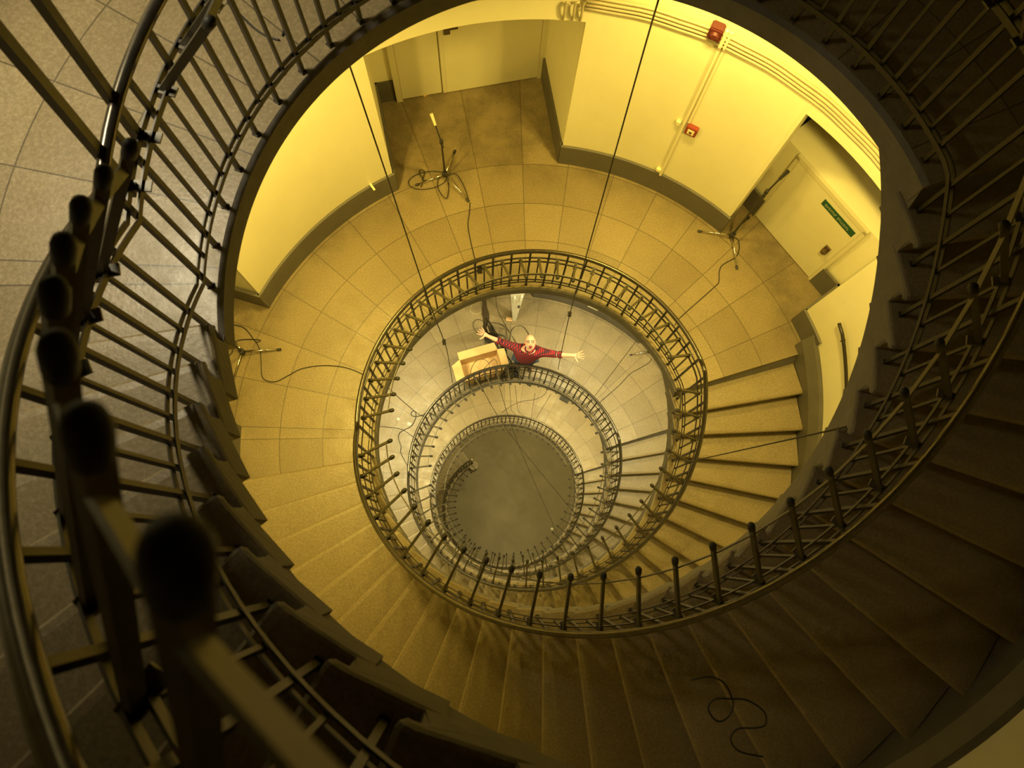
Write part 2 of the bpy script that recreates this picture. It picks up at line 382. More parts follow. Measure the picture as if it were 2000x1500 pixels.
for k, z in LAND.items():
    up = (H-STONE_T) if k else H
    # recess floors
    bm = NB(); poly_prism(bm, [xy(RW-.01, 118.4)]+N1[1:3]+[xy(RW-.01, 83.9)]+[xy(RW-.01, a) for a in range(86, 118, 4)], z-.14, z-.0015)
    poly_prism(bm, [xy(RW-.01, 47.5)]+N2[1:3]+[xy(RW-.01, 24)]+[xy(RW-.01, a) for a in range(28, 47, 4)], z-.14, z-.0015)
    sweep(bm, [(RW-.01, z-.14), (RW-.01, z-.0015), (4.5, z-.0015), (4.5, z-.14)], 147, 181, 3)
    struct('floor', bm, 'floor', 'stone floor in the door recesses of the %s landing' % lvl[k], 'floor')
    bm = NB()
    for a0, a1 in ((47.5, 83.9), (118.4, 153.6)): sweep(bm, [(RW, z), (RW+.22, z), (RW+.22, z+up), (RW, z+up)], a0, a1, 2.6)
    for a0, a1 in ((24, 47.5), (83.9, 118.4), (153.6, 179)): sweep(bm, [(RW, z+OPEN), (RW+.30, z+OPEN), (RW+.30, z+up), (RW, z+up)], a0, a1, 2.6)
    # recess side and back walls
    vwall(bm, N1[1], xy(RW+.05, 118.2), z, z+OPEN+.1, -.2); vwall(bm, xy(RW+.03, 84.05), N1[2], z, z+OPEN+.1, -.2); vwall(bm, N1[2], N1[1], z, z+OPEN+.1, -.2) if False else vwall(bm, (N1[2][0]+.2, N1[2][1]+.05), (N1[1][0]-.2, N1[1][1]-.05), z, z+OPEN+.1, -.2)
    poly_prism(bm, [(N1[0][0]-.2, N1[0][1]+.2), (N1[1][0]-.2, N1[1][1]+.2), (N1[2][0]+.2, N1[2][1]+.2), (N1[3][0]+.2, N1[3][1]+.2)], z+OPEN+.08, z+OPEN+.2)
    e0 = Vector(N2[0]).lerp(Vector(N2[1]), .35); e1 = Vector(N2[3]).lerp(Vector(N2[2]), .12)
    vwall(bm, N2[1], (e0.x, e0.y), z, z+OPEN+.1, -.2); vwall(bm, N2[1], N2[0], z, z+OPEN+.1, -.03); vwall(bm, (e1.x, e1.y), N2[2], z, z+OPEN+.1, -.2)
    o2 = Vector((-dv.y, dv.x))*.62
    vwall(bm, (N2[2][0]+o2.x+dv.x*.2, N2[2][1]+o2.y+dv.y*.2), (N2[1][0]+o2.x-dv.x*.2, N2[1][1]+o2.y-dv.y*.2), z, z+OPEN+.1, -.2)
    poly_prism(bm, [(N2[0][0], N2[0][1]+.3), (N2[1][0]+o2.x-.2, N2[1][1]+o2.y+.1), (N2[2][0]+o2.x+.2, N2[2][1]+o2.y), (N2[3][0]+.35, N2[3][1])], z+OPEN+.08, z+OPEN+.2)
    vwall(bm, xy(RW+.05, 153.6), xy(3.5, 155.5), z, z+OPEN+.1, -.2) if k else None
    sweep(bm, [(4.3, z), (4.5, z), (4.5, z+OPEN+.1), (4.3, z+OPEN+.1)], 147, 181, 3)
    if k: sweep(bm, [(RW+.28, z+OPEN+.08), (4.5, z+OPEN+.08), (4.5, z+OPEN+.2), (RW+.28, z+OPEN+.2)], 147, 181, 3)
    struct('wall_back', bm, 'wall', 'pale yellow plaster wall with recesses round the %s landing' % lvl[k], 'wall')
    # skirting
    bm = NB(); SK = .335
    for a0, a1 in ((47.5, 83.9), (118.4, 153.6), (17.5, 24)): sweep(bm, [(RW-.02, z), (RW-.02, z+SK-.01), (RW-.005, z+SK), (RW+.01, z+SK), (RW+.01, z)], a0-.3, a1+.3, 2.6)
    for pth in ((N1[0], N1[1]), (N1[2], N1[3]), (N1[1], (-1.33, 3.525)), (N2[0], N2[1]), (N2[2], N2[3]), (N2[1], (BL.x, BL.y)), ((BR.x, BR.y), N2[2])):
        vwall(bm, pth[0], pth[1], z, z+SK, -.022)
    vwall(bm, xy(RW-.02, 153.6), xy(3.5, 155.5), z, z+SK, .03)
    sweep(bm, [(RW-.12, z), (RW-.12, z+.25), (RW+.01, z+.25), (RW+.01, z)], 178.5, 186, 2)
    struct('baseboard_back', bm, 'skirt', 'dark grey painted skirting round the %s landing' % lvl[k], 'skirting')
    # double door at the back of the top recess
    d1 = Vector((-1.33, 3.505)); d2 = Vector((.086, 3.805)); du = (d2-d1).normalized(); dn = Vector((du.y, -du.x))
    def dq(s, n): v = d1+du*s+dn*n; return (v.x, v.y)
    Wd = (d2-d1).length; mid = .43
    t = thing('door_%d' % (k*2+1), 'wide two-leaf cream door in the recess of the %s landing' % lvl[k], 'door', (d1.x, d1.y, z)); t['kind'] = 'structure'
    for nm, s0, s1, n0 in (('door_leaf', .015, mid-.006, .012), ('door_leaf', mid+.006, Wd-.015, .022)):
        bm = NB(); poly_prism(bm, [dq(s0, -.03), dq(s1, -.03), dq(s1, n0), dq(s0, n0)], z+.012, z+2.0); lf = obj(nm, bm, 'door', t)
        if n0 > .02:
            bm = NB(); c = d1+du*(mid+.12)+dn*.035; poly_prism(bm, [dq(mid+.06, .022), dq(mid+.12, .022), dq(mid+.12, .034), dq(mid+.06, .034)], z+.93, z+1.12)
            tube(bm, [Vector((*dq(mid+.09, .03), z+1.05)), Vector((*dq(mid+.09, .07), z+1.05)), Vector((*dq(mid+.19, .07), z+1.05))], .010, 8)
            h = obj('handle', bm, 'handle', t); h.parent = lf
            bm = NB(); poly_prism(bm, [dq(mid+.01, .022), dq(mid+.045, .022), dq(mid+.045, .028), dq(mid+.01, .028)], z+.02, z+1.98); h = obj('cover_strip', bm, 'frame', t); h.parent = lf
    bm = NB()
    for s0, s1 in ((-.05, .012), (Wd-.012, Wd+.05)): poly_prism(bm, [dq(s0, -.03), dq(s1, -.03), dq(s1, .035), dq(s0, .035)], z, z+2.05)
    obj('door_frame', bm, 'frame', t)
    # low partition with a single door in the right recess
    bn = Vector((dv.y, -dv.x))   # towards the landing (inwards)
    if bn.x*BL.x+bn.y*BL.y > 0: bn = -bn
    b0 = Vector((BL.x, BL.y)); bd = Vector((dv.x, dv.y)); LW = (BR-BL).length
    def pq(s, n): v = b0+bd*s+bn*n; return (v.x, v.y)
    PT = 1.17
    bm = NB(); poly_prism(bm, [pq(-.22, -.6), pq(LW+.22, -.6), pq(LW+.22, -.02), pq(-.22, -.02)], z, z+PT+.02)
    struct('trim_%d' % (k+1), bm, 'wall', 'low boxed-in partition with a flat top in the right recess of the %s landing' % lvl[k], 'partition')
    t = thing('door_%d' % (k*2+2), 'low single cream door with a bronze knob in the right recess of the %s landing' % lvl[k], 'door', (BL.x, BL.y, z)); t['kind'] = 'structure'
    bm = NB(); poly_prism(bm, [pq(.01, -.02), pq(LW-.03, -.02), pq(LW-.03, .004), pq(.01, .004)], z+.012, z+PT-.04); lf = obj('door_leaf', bm, 'door', t)
    bm = NB()
    for s0, s1, za, zb in ((LW-.028, LW+.01, 0, PT), (-.03, .008, 0, PT), (-.03, LW+.01, PT-.035, PT+.022)): poly_prism(bm, [pq(s0, -.02), pq(s1, -.02), pq(s1, .012), pq(s0, .012)], z+za, z+zb)
    obj('door_frame', bm, 'frame', t)
    bm = NB(); poly_prism(bm, [pq(LW-.15, .004), pq(LW-.09, .004), pq(LW-.09, .02), pq(LW-.15, .02)], z+.50, z+.62)
    tube(bm, [Vector((*pq(LW-.12, .01), z+.56)), Vector((*pq(LW-.12, .06), z+.56))], .024, 12); h = obj('door_knob', bm, 'handle', t); h.parent = lf
    if k == 1:
        sg = NB(); s0, s1, za, zb = LW*.47, LW*.93, PT-.20, PT-.115
        poly_prism(sg, [pq(s0, .004), pq(s1, .004), pq(s1, .009), pq(s0, .009)], z+za, z+zb)
        sgo = obj('sign', sg, 'green'); tag(sgo, 'narrow green sign with pale lettering on the low door', 'sign')
        lt = NB(); random.seed(3); s = s0+.035
        for w_ in range(2):
            for c_ in range(9):
                hh = random.choice((.030, .030, .022)); bb = z+za+.026
                poly_prism(lt, [pq(s, .009), pq(s+.004, .009), pq(s+.004, .0105), pq(s, .0105)], bb, bb+hh)
                if random.random() < .7: poly_prism(lt, [pq(s+.004, .009), pq(s+.011, .009), pq(s+.011, .0105), pq(s+.004, .0105)], bb+hh-.005, bb+hh)
                if random.random() < .6: poly_prism(lt, [pq(s+.004, .009), pq(s+.010, .009), pq(s+.010, .0105), pq(s+.004, .0105)], bb, bb+.005)
                s += .0158
            s += .016
        lo_ = obj('lettering', lt, 'signw'); lo_.parent = sgo

# ------------------------------------------------------------------ fittings on the bright landing wall
def arc_pipe(name, label, r, z, a0, a1, rr, m, grp=None):
    bm = NB(); n = int((a1-a0)/2); tube(bm, [P(r, a0+(a1-a0)*i/n, z+.004*math.sin(i*1.3)) for i in range(n+1)], rr, 8)
    return tag(obj(name, bm, m, smooth=True), label, 'pipe', grp)
PZ = FL1+2.31
for i, (dz, c) in enumerate(((0, 'lowest'), (.045, 'second from below'), (.09, 'third from below'), (.14, 'topmost'))):
    arc_pipe('conduit', 'painted conduit pipe along the wall above the bright landing, %s of four' % c, RW-.02-.006*i, PZ+dz, 24, 84.5, .013, 'pipe')
arc_pipe('conduit', 'long conduit pipe on the header above the two-leaf door', RW-.02, PZ+.12, 88, 152, .016, 'pipe')
for i, a in enumerate((84.8, 86.0, 87.4)):
    bm = NB(); tube(bm, spline([P(RW-.03, a-.6, PZ+.1-.03*i), P(RW-.035, a, PZ+.06), P(RW-.03, a, PZ-.06), P(RW-.0, a+.05, PZ-.16)], 5), .010, 7)
    tag(obj('conduit_bend', bm, 'pipe'), 'short hooked conduit bend over the recess corner, %s' % ('nearest the right wall', 'middle one', 'furthest left')[i], 'pipe', 'hooked conduit bends')
for i, (a, zb) in enumerate(((63.6, FL1+.33), (62.9, FL1+1.3))):
    bm = NB(); tube(bm, [P(RW-.02, a, zb), P(RW-.02, a, PZ-.05), P(RW-.045, a, PZ+.02), P(RW-.05, a, PZ+.2)], .014 if i == 0 else .010, 8)
    tag(obj('conduit_riser', bm, 'pipew'), ('long pale vertical conduit running down to the skirting', 'thin pale vertical conduit ending at the red call point')[i], 'pipe')
def wall_box(name, a, z, w, h, d, m, label, cat, r=RW):
    bm = NB(); c = P(r-d/2, a, z); rot = Matrix.Rotation(rad(a), 3, 'Z'); box(bm, c, d, w, h, rot)
    bmesh.ops.bevel(bm, geom=list(bm.edges), offset=min(w, h, d)*.12, segments=2, affect='EDGES')
    return tag(obj(name, bm, m), label, cat)
cp_ = wall_box('fire_call_point', 61.9, .35, .105, .115, .045, 'red', 'small red fire alarm call point beside the vertical conduit', 'alarm')
bm = NB(); box(bm, P(RW-.047, 61.9, .35), .006, .06, .06, Matrix.Rotation(rad(61.9), 3, 'Z')); o = obj('window', bm, 'cream'); o.parent = cp_
bm = NB(); box(bm, P(RW-.052, 61.9, .35), .004, .022, .022, Matrix.Rotation(rad(61.9), 3, 'Z')); o = obj('button', bm, 'redd'); o.parent = cp_
sr = wall_box('alarm_siren', 65.0, FL1+2.45, .10, .12, .08, 'redd', 'dark red alarm siren box among the conduits', 'alarm')
bm = NB(); tube(bm, [P(RW-.08, 65.0, FL1+2.45), P(RW-.10, 65.0, FL1+2.45)], [.035, .025], 16); o = obj('horn', bm, 'redd'); o.parent = sr
wall_box('junction_box', 64.6, .36, .04, .05, .03, 'cream', 'small cream junction box left of the red call point', 'switch')
wall_box('junction_box', 64.3, FL1+.40, .045, .045, .035, 'cream', 'small cream junction box just above the skirting', 'switch')
# wall mounted wooden stair rails
for (zl, n, lb), q in zip(FLT, ('uppermost flight', 'dark flight up from the bright landing', 'flight below the bright landing', 'flight below the man', 'ground flight')):
    f = rail_flight(zl, n, A1); a0 = A1-STEP*(n-1)
    a1 = A1+1.2
    bm = NB(); nn = 90; tube(bm, [P(RW-.05, a0+(a1-a0)*i/nn, f(a0+(a1-a0)*i/nn)-.03) for i in range(nn+1)], .016, 10)
    t = obj('wall_handrail', bm, 'iron', smooth=True); tag(t, 'dark handrail fixed to the outer wall of the '+q, 'handrail')
    bm = NB()
    for i in range(8):
        a = a0+5+(a1-a0-8)*i/7; tube(bm, [P(RW-.05, a, f(a)-.04), P(RW-.05, a, f(a)-.08), P(RW+.01, a, f(a)-.09)], .006, 6)
    o = obj('brackets', bm, 'iron'); o.parent = t
wall_box('cable_outlet', 18.0, FL1+.62, .03, .14, .012, 'cream', 'slim cable outlet strip on the wall beside the stair rail', 'switch') if False else None

# ------------------------------------------------------------------ microphone stands
def mic_stand(label, hub, feet, top_h, boom, zf, mic=None, group='microphone stands'):
    hp = Vector((hub.x, hub.y, zf+.09)); t = thing('microphone_stand', label, 'microphone stand', (hub.x, hub.y, zf), group)
    for f in feet:
        bm = NB(); e = Vector((f.x, f.y, zf+.012)); tube(bm, [hp, hp.lerp(e, .93)], .009, 8); lg = obj('leg', bm, 'chrome', t, True)
        bm = NB(); tube(bm, [hp.lerp(e, .90), e], .013, 8); o = obj('rubber_foot', bm, 'cap', t); o.parent = lg
    bm = NB(); tube(bm, [hp+Vector((0, 0, -.03)), hp+Vector((0, 0, .035))], .026, 12); obj('hub', bm, 'cap', t)
    bm = NB(); tp = hp+Vector((0, 0, top_h)); tube(bm, [hp, tp], [.011, .008], 8); obj('pole', bm, 'cable', t)
    if boom:
        b1 = tp+Vector(boom); b0 = tp-Vector(boom)*.35
        bm = NB(); tube(bm, [b0, b1], .007, 8); bo = obj('boom_arm', bm, 'cable', t)
        bm = NB(); tube(bm, [tp+Vector((0, 0, -.02)), tp+Vector((0, 0, .03))], .018, 10); o = obj('clutch', bm, 'cap', t); o.parent = bo
        bm = NB(); d = Vector(boom).normalized(); tube(bm, [b1, b1+d*.05, b1+d*.11], [.012, .014, .017], 10); obj('microphone', bm, mic or 'cap', t)
    return t
def GG(pts, z): return [G(x, y, z) for x, y in pts]
mic_stand('microphone stand with a coiled cable in front of the two-leaf door', G(870, 348, FL1), GG(((916, 395), (812, 363), (889, 295)), FL1), .62, (-.05, .10, .12), FL1, 'cream')
mic_stand('microphone stand with its head against the low door, right recess', G(1425, 466, FL1), GG(((1362, 452), (1439, 527), (1462, 425)), FL1), .95, (.06, .04, .16), FL1)
mic_stand('microphone stand at the far left of the bright landing', G(478, 691, FL1), GG(((550, 683), (454, 751), (448, 651)), FL1), .55, (-.18, .06, .05), FL1)
mic_stand('microphone stand right of the man, half under the landing edge', G(1266, 689, FL2), GG(((1230, 694), (1284, 707), (1262, 664)), FL2), .9, (.2, .12, .08), FL2)

# ------------------------------------------------------------------ cables
def cable(label, pts, r=.0045, m='cable', per=7, cat='cable', name='cable', group=None):
    bm = NB(); tube(bm, spline(pts, per), r, 6); return tag(obj(name, bm, m, smooth=True), label, cat, group)
def fl(pts, z, dz=.006): return [G(x, y, z+dz) for x, y in pts]
cable('black cable winding from the left microphone stand to the handrail', fl([(441, 698), (452, 690), (460, 668), (480, 663), (508, 664)], FL1)+fl([(500, 668), (490, 655), (476, 640), (455, 634), (444, 634)], FL1)[::1], .005)
cable('long black cable snaking over the floor from the left stand to the handrail', fl([(500, 668), (508, 685), (510, 710), (512, 735), (522, 744), (540, 745), (562, 734), (590, 720), (630, 714), (670, 717), (700, 727), (716, 737)], FL1))
cable('black cable from the right stand across the floor to the railing', fl([(1430, 462), (1441, 468), (1444, 485), (1437, 502), (1412, 517), (1405, 530), (1404, 550), (1396, 560), (1360, 592), (1327, 622), (1318, 636)], FL1))
cable('black cable from the top stand straight to the railing', fl([(918, 396), (917, 415), (914, 440), (919, 470), (926, 500), (931, 515)], FL1))
lp = [(870+44*math.cos(t_)*.85-35, 352+17*math.sin(t_)-math.cos(t_)*5) for t_ in [i*2*math.pi/14 for i in range(15)]]
cable('loop of cable lying round the foot of the top microphone stand', [G(x, y, FL1+.01+.002*i) for i, (x, y) in enumerate(lp)])
cable('slack cable drooping from the top stand in a narrow loop', fl([(870, 335), (856, 350), (856, 370), (871, 388), (876, 370), (875, 345), (890, 340), (905, 362), (914, 388)], FL1, .03))
cable('small cable loop left of the top microphone stand', fl([(822, 365), (826, 352), (819, 338), (822, 331), (829, 337), (826, 350), (832, 352)], FL1, .02))
cable('black cable draped over the steps of the dark flight', [G(x, y, FL1+dz) for x, y, dz in ((800, 1112, .75), (790, 1130, .72), (775, 1152, .72), (760, 1170, .64), (733, 1178, .60), (705, 1195, .5), (684, 1222, .5), (688, 1234, .5), (702, 1240, .54))], .006)
zst = tread_z(FL1, 27, A1)
cable('faint cable looping on the shaded steps at the bottom right', [G(x, y, FL1+3.12) for x, y in ((1350, 1328), (1385, 1322), (1415, 1335), (1432, 1375), (1420, 1402), (1400, 1408), (1383, 1385), (1395, 1366), (1425, 1365), (1460, 1368), (1492, 1390), (1495, 1415), (1475, 1422), (1440, 1424), (1427, 1445), (1445, 1468), (1490, 1478))], .005)
cable('thin line slanting from the upper left bars to the railing by the cardboard box', [G(661, 66, FL0-.02), G(700, 178, 2.7), G(781, 420, 1.7), G(838, 590, .5), G(868, 668, -1.0), G(876, 700, -2.4), G(884, 748, FL2+.86)], .0048)
bm = NB(); tube(bm, [G(867, 663, -1.0), G(868, 673, -1.0)], .018, 8); tag(obj('microphone_capsule', bm, 'cap'), 'small dark capsule hanging on the left slanting line', 'microphone', 'hanging capsules')
cable('thin line slanting from the top edge down past the man\'s right side', [G(1286, 0, FL0+.1), G(1240, 160, 2.6), G(1145, 500, .8), G(1113, 613, -.7), G(1096, 690, -2.8), G(1090, 722, FL2+.86)], .0048)
bm = NB(); tube(bm, [G(1113, 609, -.7), G(1112, 618, -.7)], .018, 8); tag(obj('microphone_capsule', bm, 'cap'), 'small dark capsule hanging on the right slanting line', 'microphone', 'hanging capsules')
cable('taut line crossing the steps at right between two railings', [G(1652, 834, 3.4), G(1340, 903, .2)], .004)
cable('cable falling from the landing edge over the right microphone stand', [G(1262, 640, FL1-.14), G(1241, 668, -2.5), G(1162, 773, FL2+.86)], .0035)
cable('cable on the floor from the right lower stand to the railing', fl([(1272, 700), (1268, 708), (1250, 719), (1231, 730), (1210, 752), (1176, 782), (1168, 790)], FL2))
cable('crossing line over the ground floor from upper left to lower right', [G(930, 736, FL2+.5), G(1010, 866, -7.5), G(1205, 1100, -11.0)], .0045)
cable('steeper crossing line over the ground floor', [G(974, 752, FL2+.5), G(1015, 875, -8), G(1091, 1048, -12.5)], .004)
for i, (x0, x1, x2) in enumerate(((995, 998.5, 1011), (1006, 1011, 1024))):
    cable(('left', 'right')[i]+' of two parallel plumb lines below the man', [G(x0, 752, FL2+.1), G(x1, 798, -7.2), G(x1+1, 802, -7.4), G(x2, 815, FL3+.86)], .0035)
cable('short line right of the plumb lines', [G(1045, 768, FL2-.2), G(1037.5, 815, FL3+.86)], .0035)
cable('slanting short line left of the dark floor box', [G(1076, 770, FL2-.2), G(1047, 817, FL3+.86)], .0035)
cable('bowed cable on the lowest landing floor', fl([(1069, 755), (1064, 770), (1045, 780), (1020, 784), (1000, 792), (980, 806)], FL3))
cable('line from the bright landing edge to the middle railing at left', [G(752, 742, FL1-.02), G(766, 765, -2), G(820.5, 811, -4), G(829, 807, FL2+.87)], .0045)
cable('curly cable trailing on the man\'s landing at left', fl([(826, 810), (815, 813), (805, 812), (803, 806), (808, 802), (812, 808), (811, 818), (803, 832), (788, 840), (780, 846), (778, 856), (783, 872), (783, 885), (797, 912)], FL2, .02))
cable('smaller cable curving in from the left on the man\'s landing', fl([(741, 833), (765, 835), (785, 839), (800, 848), (812, 858)], FL2))
cable('fallen loop of cable near the lower left steps', fl([(804, 985), (803, 1002), (792, 1015), (776, 1022), (768, 1021)], FL2, .3))
cable('cable on the uppermost landing seen between the bars', fl([(444, 5), (470, 30), (495, 54), (520, 70), (545, 78)], FL0))
cable('second cable on the uppermost landing, curving down', fl([(535, -5), (545, 20), (553, 45), (554, 60), (551, 70)], FL0))
# bundle hanging from the bright landing to the man's landing
random.seed(11)
for i in range(22):
    j = lambda s: random.uniform(-s, s)
    ex, ey = random.choice(((1010+j(6), 735+j(6)), (985+j(14), 745+j(6)), (1000, 720), (1020, 740)))
    pts = [G(937+j(5), 520, FL1+.2), G(938+j(4), 560, FL1-.5), G(946+j(4), 590, -2.4), G(949+j(6), 620, -3.6), G(955+j(11), 648+j(9), FL2+.25), G(968+j(20), 670+j(14), FL2+.03), G((966+ex)/2+j(12), (668+ey)/2+j(8), FL2+.02), G(ex, ey, FL2+.02)]
    cable('one of the black cables bundled from the bright landing down behind the man', pts, .0075, group='bundle of black cables behind the man')
cable('single cable right of the bundle running down to the man\'s shoulder', [G(967, 520, FL1), G(968, 575, -2), G(973, 608, -4), G(990, 640, FL2+.1), G(1007, 668, FL2+.02), G(1025, 700, FL2+.02)], .005)
cable('cable arching above the man\'s head', fl([(995, 668), (998, 648), (1006, 638), (1020, 637), (1030, 648), (1036, 662)], FL2, .02))
cable('cable loop beside the man\'s right hand', fl([(948, 628), (932, 624), (924, 631), (925, 641), (932, 650)], FL2, .05))
cable('slack cable between the bundle and the arch', fl([(958, 630), (975, 632), (988, 640), (990, 655), (996, 670)], FL2, .03))
cable('brown cable heap in the cardboard box', [G(x, y, FL2+.30) for x, y in ((921, 738), (920, 722), (930, 705), (945, 702), (956, 712), (950, 725), (935, 735), (950, 715), (966, 702), (972, 718), (966, 735))], .005, 'handle')
cable('thin pale string curled on the man\'s landing', fl([(922, 596), (918, 605), (924, 612), (934, 613), (943, 606)], FL2), .002, 'cream', cat='string', name='string')

# ------------------------------------------------------------------ things on the floors
def floor_bit(name, label, cat, p, q, w, h, m):
    bm = NB(); bar(bm, p+Vector((0, 0, h/2+.001)), q+Vector((0, 0, h/2+.001)), w, h); return tag(obj(name, bm, m), label, cat)
floor_bit('wooden_stick', 'short orange wooden stick on the floor before the two-leaf door', 'stick', G(827, 189, FL1), G(843, 179, FL1), .02, .012, 'orange')
floor_bit('wooden_stick', 'pale stick leaning over the skirting left of the door recess', 'stick', G(722, 358, FL1+.34), G(732, 372, FL1+.34), .02, .012, 'cream')
floor_bit('black_case', 'small black box under the railing below the man', 'box', G(1027, 745, FL3), G(1038, 752, FL3), .09, .08, 'cap')
floor_bit('black_case', 'long black box on the lowest landing at right', 'box', G(1094, 776, FL3), G(1110, 785, FL3), .09, .07, 'cap')
floor_bit('paper_scrap', 'small white paper scrap on the ground floor', 'paper', G(1076, 1032, GZ), G(1080, 1034, GZ), .06, .01, 'paper')
floor_bit('paper_scrap', 'upper scrap of white paper on the man\'s landing at left', 'paper', G(776, 817, FL2), G(780, 820, FL2), .03, .006, 'paper')
floor_bit('paper_scrap', 'lower scrap of white paper on the man\'s landing at left', 'paper', G(796, 827, FL2), G(803, 829, FL2), .035, .006, 'paper')
floor_bit('plank', 'small brown wooden plank at the foot of the white case', 'plank', G(988, 624, FL2), G(1001, 625, FL2), .06, .03, 'wood')
bm = NB(); c = G(1160, 597, FL2+.30)
a_ = math.degrees(math.atan2(c.y, c.x)); box(bm, P(RW-.024, a_, FL2+.27), .008, .17, .05, Matrix.Rotation(rad(a_), 3, 'Z'))
tag(obj('label_plate', bm, 'paper'), 'small white label plate on the grey skirting right of the man', 'label')

# cardboard box with open flaps
def carton():
    p0 = G(897, 703, FL2+.33); p1 = G(971, 682, FL2+.33); u = (p1-p0); u.z = 0; L_ = u.length; u.normalize(); v = Vector((u.y, -u.x, 0)); Dp = .33; Hh = .33
    z = FL2+.002; th = .008; p0.z = z
    t = thing('cardboard_box', 'open empty cardboard box with its flaps folded out beside the man', 'box', p0+u*L_/2+v*Dp/2)
    def q(s, d, h): return p0+u*s+v*d+Vector((0, 0, h))
    def slab(bm, a, b, c, d, n):
        n = Vector(n)*th; prism(bm, [[a, b, c, d], [a+n, b+n, c+n, d+n]])
    bm = NB(); slab(bm, q(0, 0, 0), q(L_, 0, 0), q(L_, Dp, 0), q(0, Dp, 0), (0, 0, 1))
    slab(bm, q(0, 0, 0), q(L_, 0, 0), q(L_, 0, Hh), q(0, 0, Hh), v); slab(bm, q(0, Dp, 0), q(L_, Dp, 0), q(L_, Dp, Hh), q(0, Dp, Hh), -v)
    slab(bm, q(0, 0, 0), q(0, Dp, 0), q(0, Dp, Hh), q(0, 0, Hh), u); slab(bm, q(L_, 0, 0), q(L_, Dp, 0), q(L_, Dp, Hh), q(L_, 0, Hh), -u); obj('body', bm, 'card', t)
    for a, b, c, d in ((q(0, 0, Hh), q(L_, 0, Hh), q(L_-.02, -.10, Hh+.05), q(.0, -.10, Hh+.05)), (q(0, Dp, Hh), q(L_, Dp, Hh), q(L_, Dp+.03, Hh+.09), q(0, Dp+.03, Hh+.09)),
                       (q(0, 0, Hh), q(0, Dp, Hh), q(-.13, Dp-.02, Hh), q(-.13, .06, Hh)), (q(L_, 0, Hh), q(L_, Dp, Hh), q(L_+.10, Dp-.06, Hh+.05), q(L_+.10, .03, Hh+.05))):
        bm = NB(); slab(bm, a, b, c, d, (0, 0, 1)); obj('flap', bm, 'card', t)
carton()
# white tapered case
def white_case():
    b = G(1004.5, 627, FL2); t = thing('white_case', 'tall white tapered metal case with handles standing behind the man', 'case', b)
    w0, w1, d0, Hh = .05, .20, .12, 1.35; a_ = rad(4); ux = Vector((math.cos(a_), math.sin(a_), 0)); uy = Vector((-math.sin(a_), math.cos(a_), 0))
    bm = NB(); prism(bm, [[b+ux*(x*w_/2)+uy*(y*d0)+Vector((0, 0, z)) for x, y in ((-1, 0), (1, 0), (1, 1), (-1, 1))] for z, w_ in ((.002, w0), (.3, w0*1.6), (Hh, w1))]); obj('body', bm, 'white', t)
    for s, zc in ((-.28, Hh-.35), (.50, Hh-.32)):
        bm = NB(); c = b+ux*(s*w1*.62)+Vector((0, 0, zc)); tube(bm, [c+uy*-.002, c+uy*-.03, c+uy*-.03+Vector((0, 0, .22)), c+uy*-.002+Vector((0, 0, .22))], .008, 8); obj('handle', bm, 'white', t)
    bm = NB(); box(bm, b+ux*.04+uy*-.008+Vector((0, 0, .75)), .022, .02, .09); obj('latch', bm, 'cap', t)
white_case()
# newel and bullnose at the foot of the ground flight
t = thing('newel_post', 'small newel post with a pale domed cap at the start of the ground flight', 'post', P(1.5, 123.6, GZ))
bm = NB(); tube(bm, [P(1.5, 123.6, GZ), P(1.5, 123.6, GZ+.90)], .03, 12); obj('post', bm, 'iron', t)
bm = NB(); bmesh.ops.create_uvsphere(bm, u_segments=20, v_segments=12, radius=.055, matrix=Matrix.Translation(P(1.5, 123.6, GZ+.93))); obj('cap', bm, 'chrome', t, True)
bm = NB(); tube(bm, [P(1.42, 123.6, GZ), P(1.42, 123.6, GZ+RI-.02), P(1.42, 123.6, GZ+RI-.004)], [.14, .14, .13], 28); obj('bullnose_plinth', bm, 'tread', t)

# ------------------------------------------------------------------ the man
def skin_mesh(nodes, edges, sub=2, root=0):
    me = bpy.data.meshes.new('tmp'); me.from_pydata([tuple(n[0]) for n in nodes], edges, []); o = bpy.data.objects.new('tmp', me); C.objects.link(o)
    m = o.modifiers.new('s', 'SKIN'); s2 = o.modifiers.new('u', 'SUBSURF'); s2.levels = sub; s2.render_levels = sub
    m.use_smooth_shade = True
    if not me.skin_vertices: me.skin_vertices.new() if hasattr(me.skin_vertices, 'new') else None
    for i, n in enumerate(nodes):
        sv = me.skin_vertices[0].data[i]; r = n[1]; sv.radius = (r, r) if not isinstance(r, tuple) else r
        sv.use_root = (i == root)
    dg = bpy.context.evaluated_depsgraph_get(); ev = o.evaluated_get(dg); bm = NB(); bm.from_mesh(ev.to_mesh()); ev.to_mesh_clear()
    bpy.data.objects.remove(o); bpy.data.meshes.remove(me); return bm
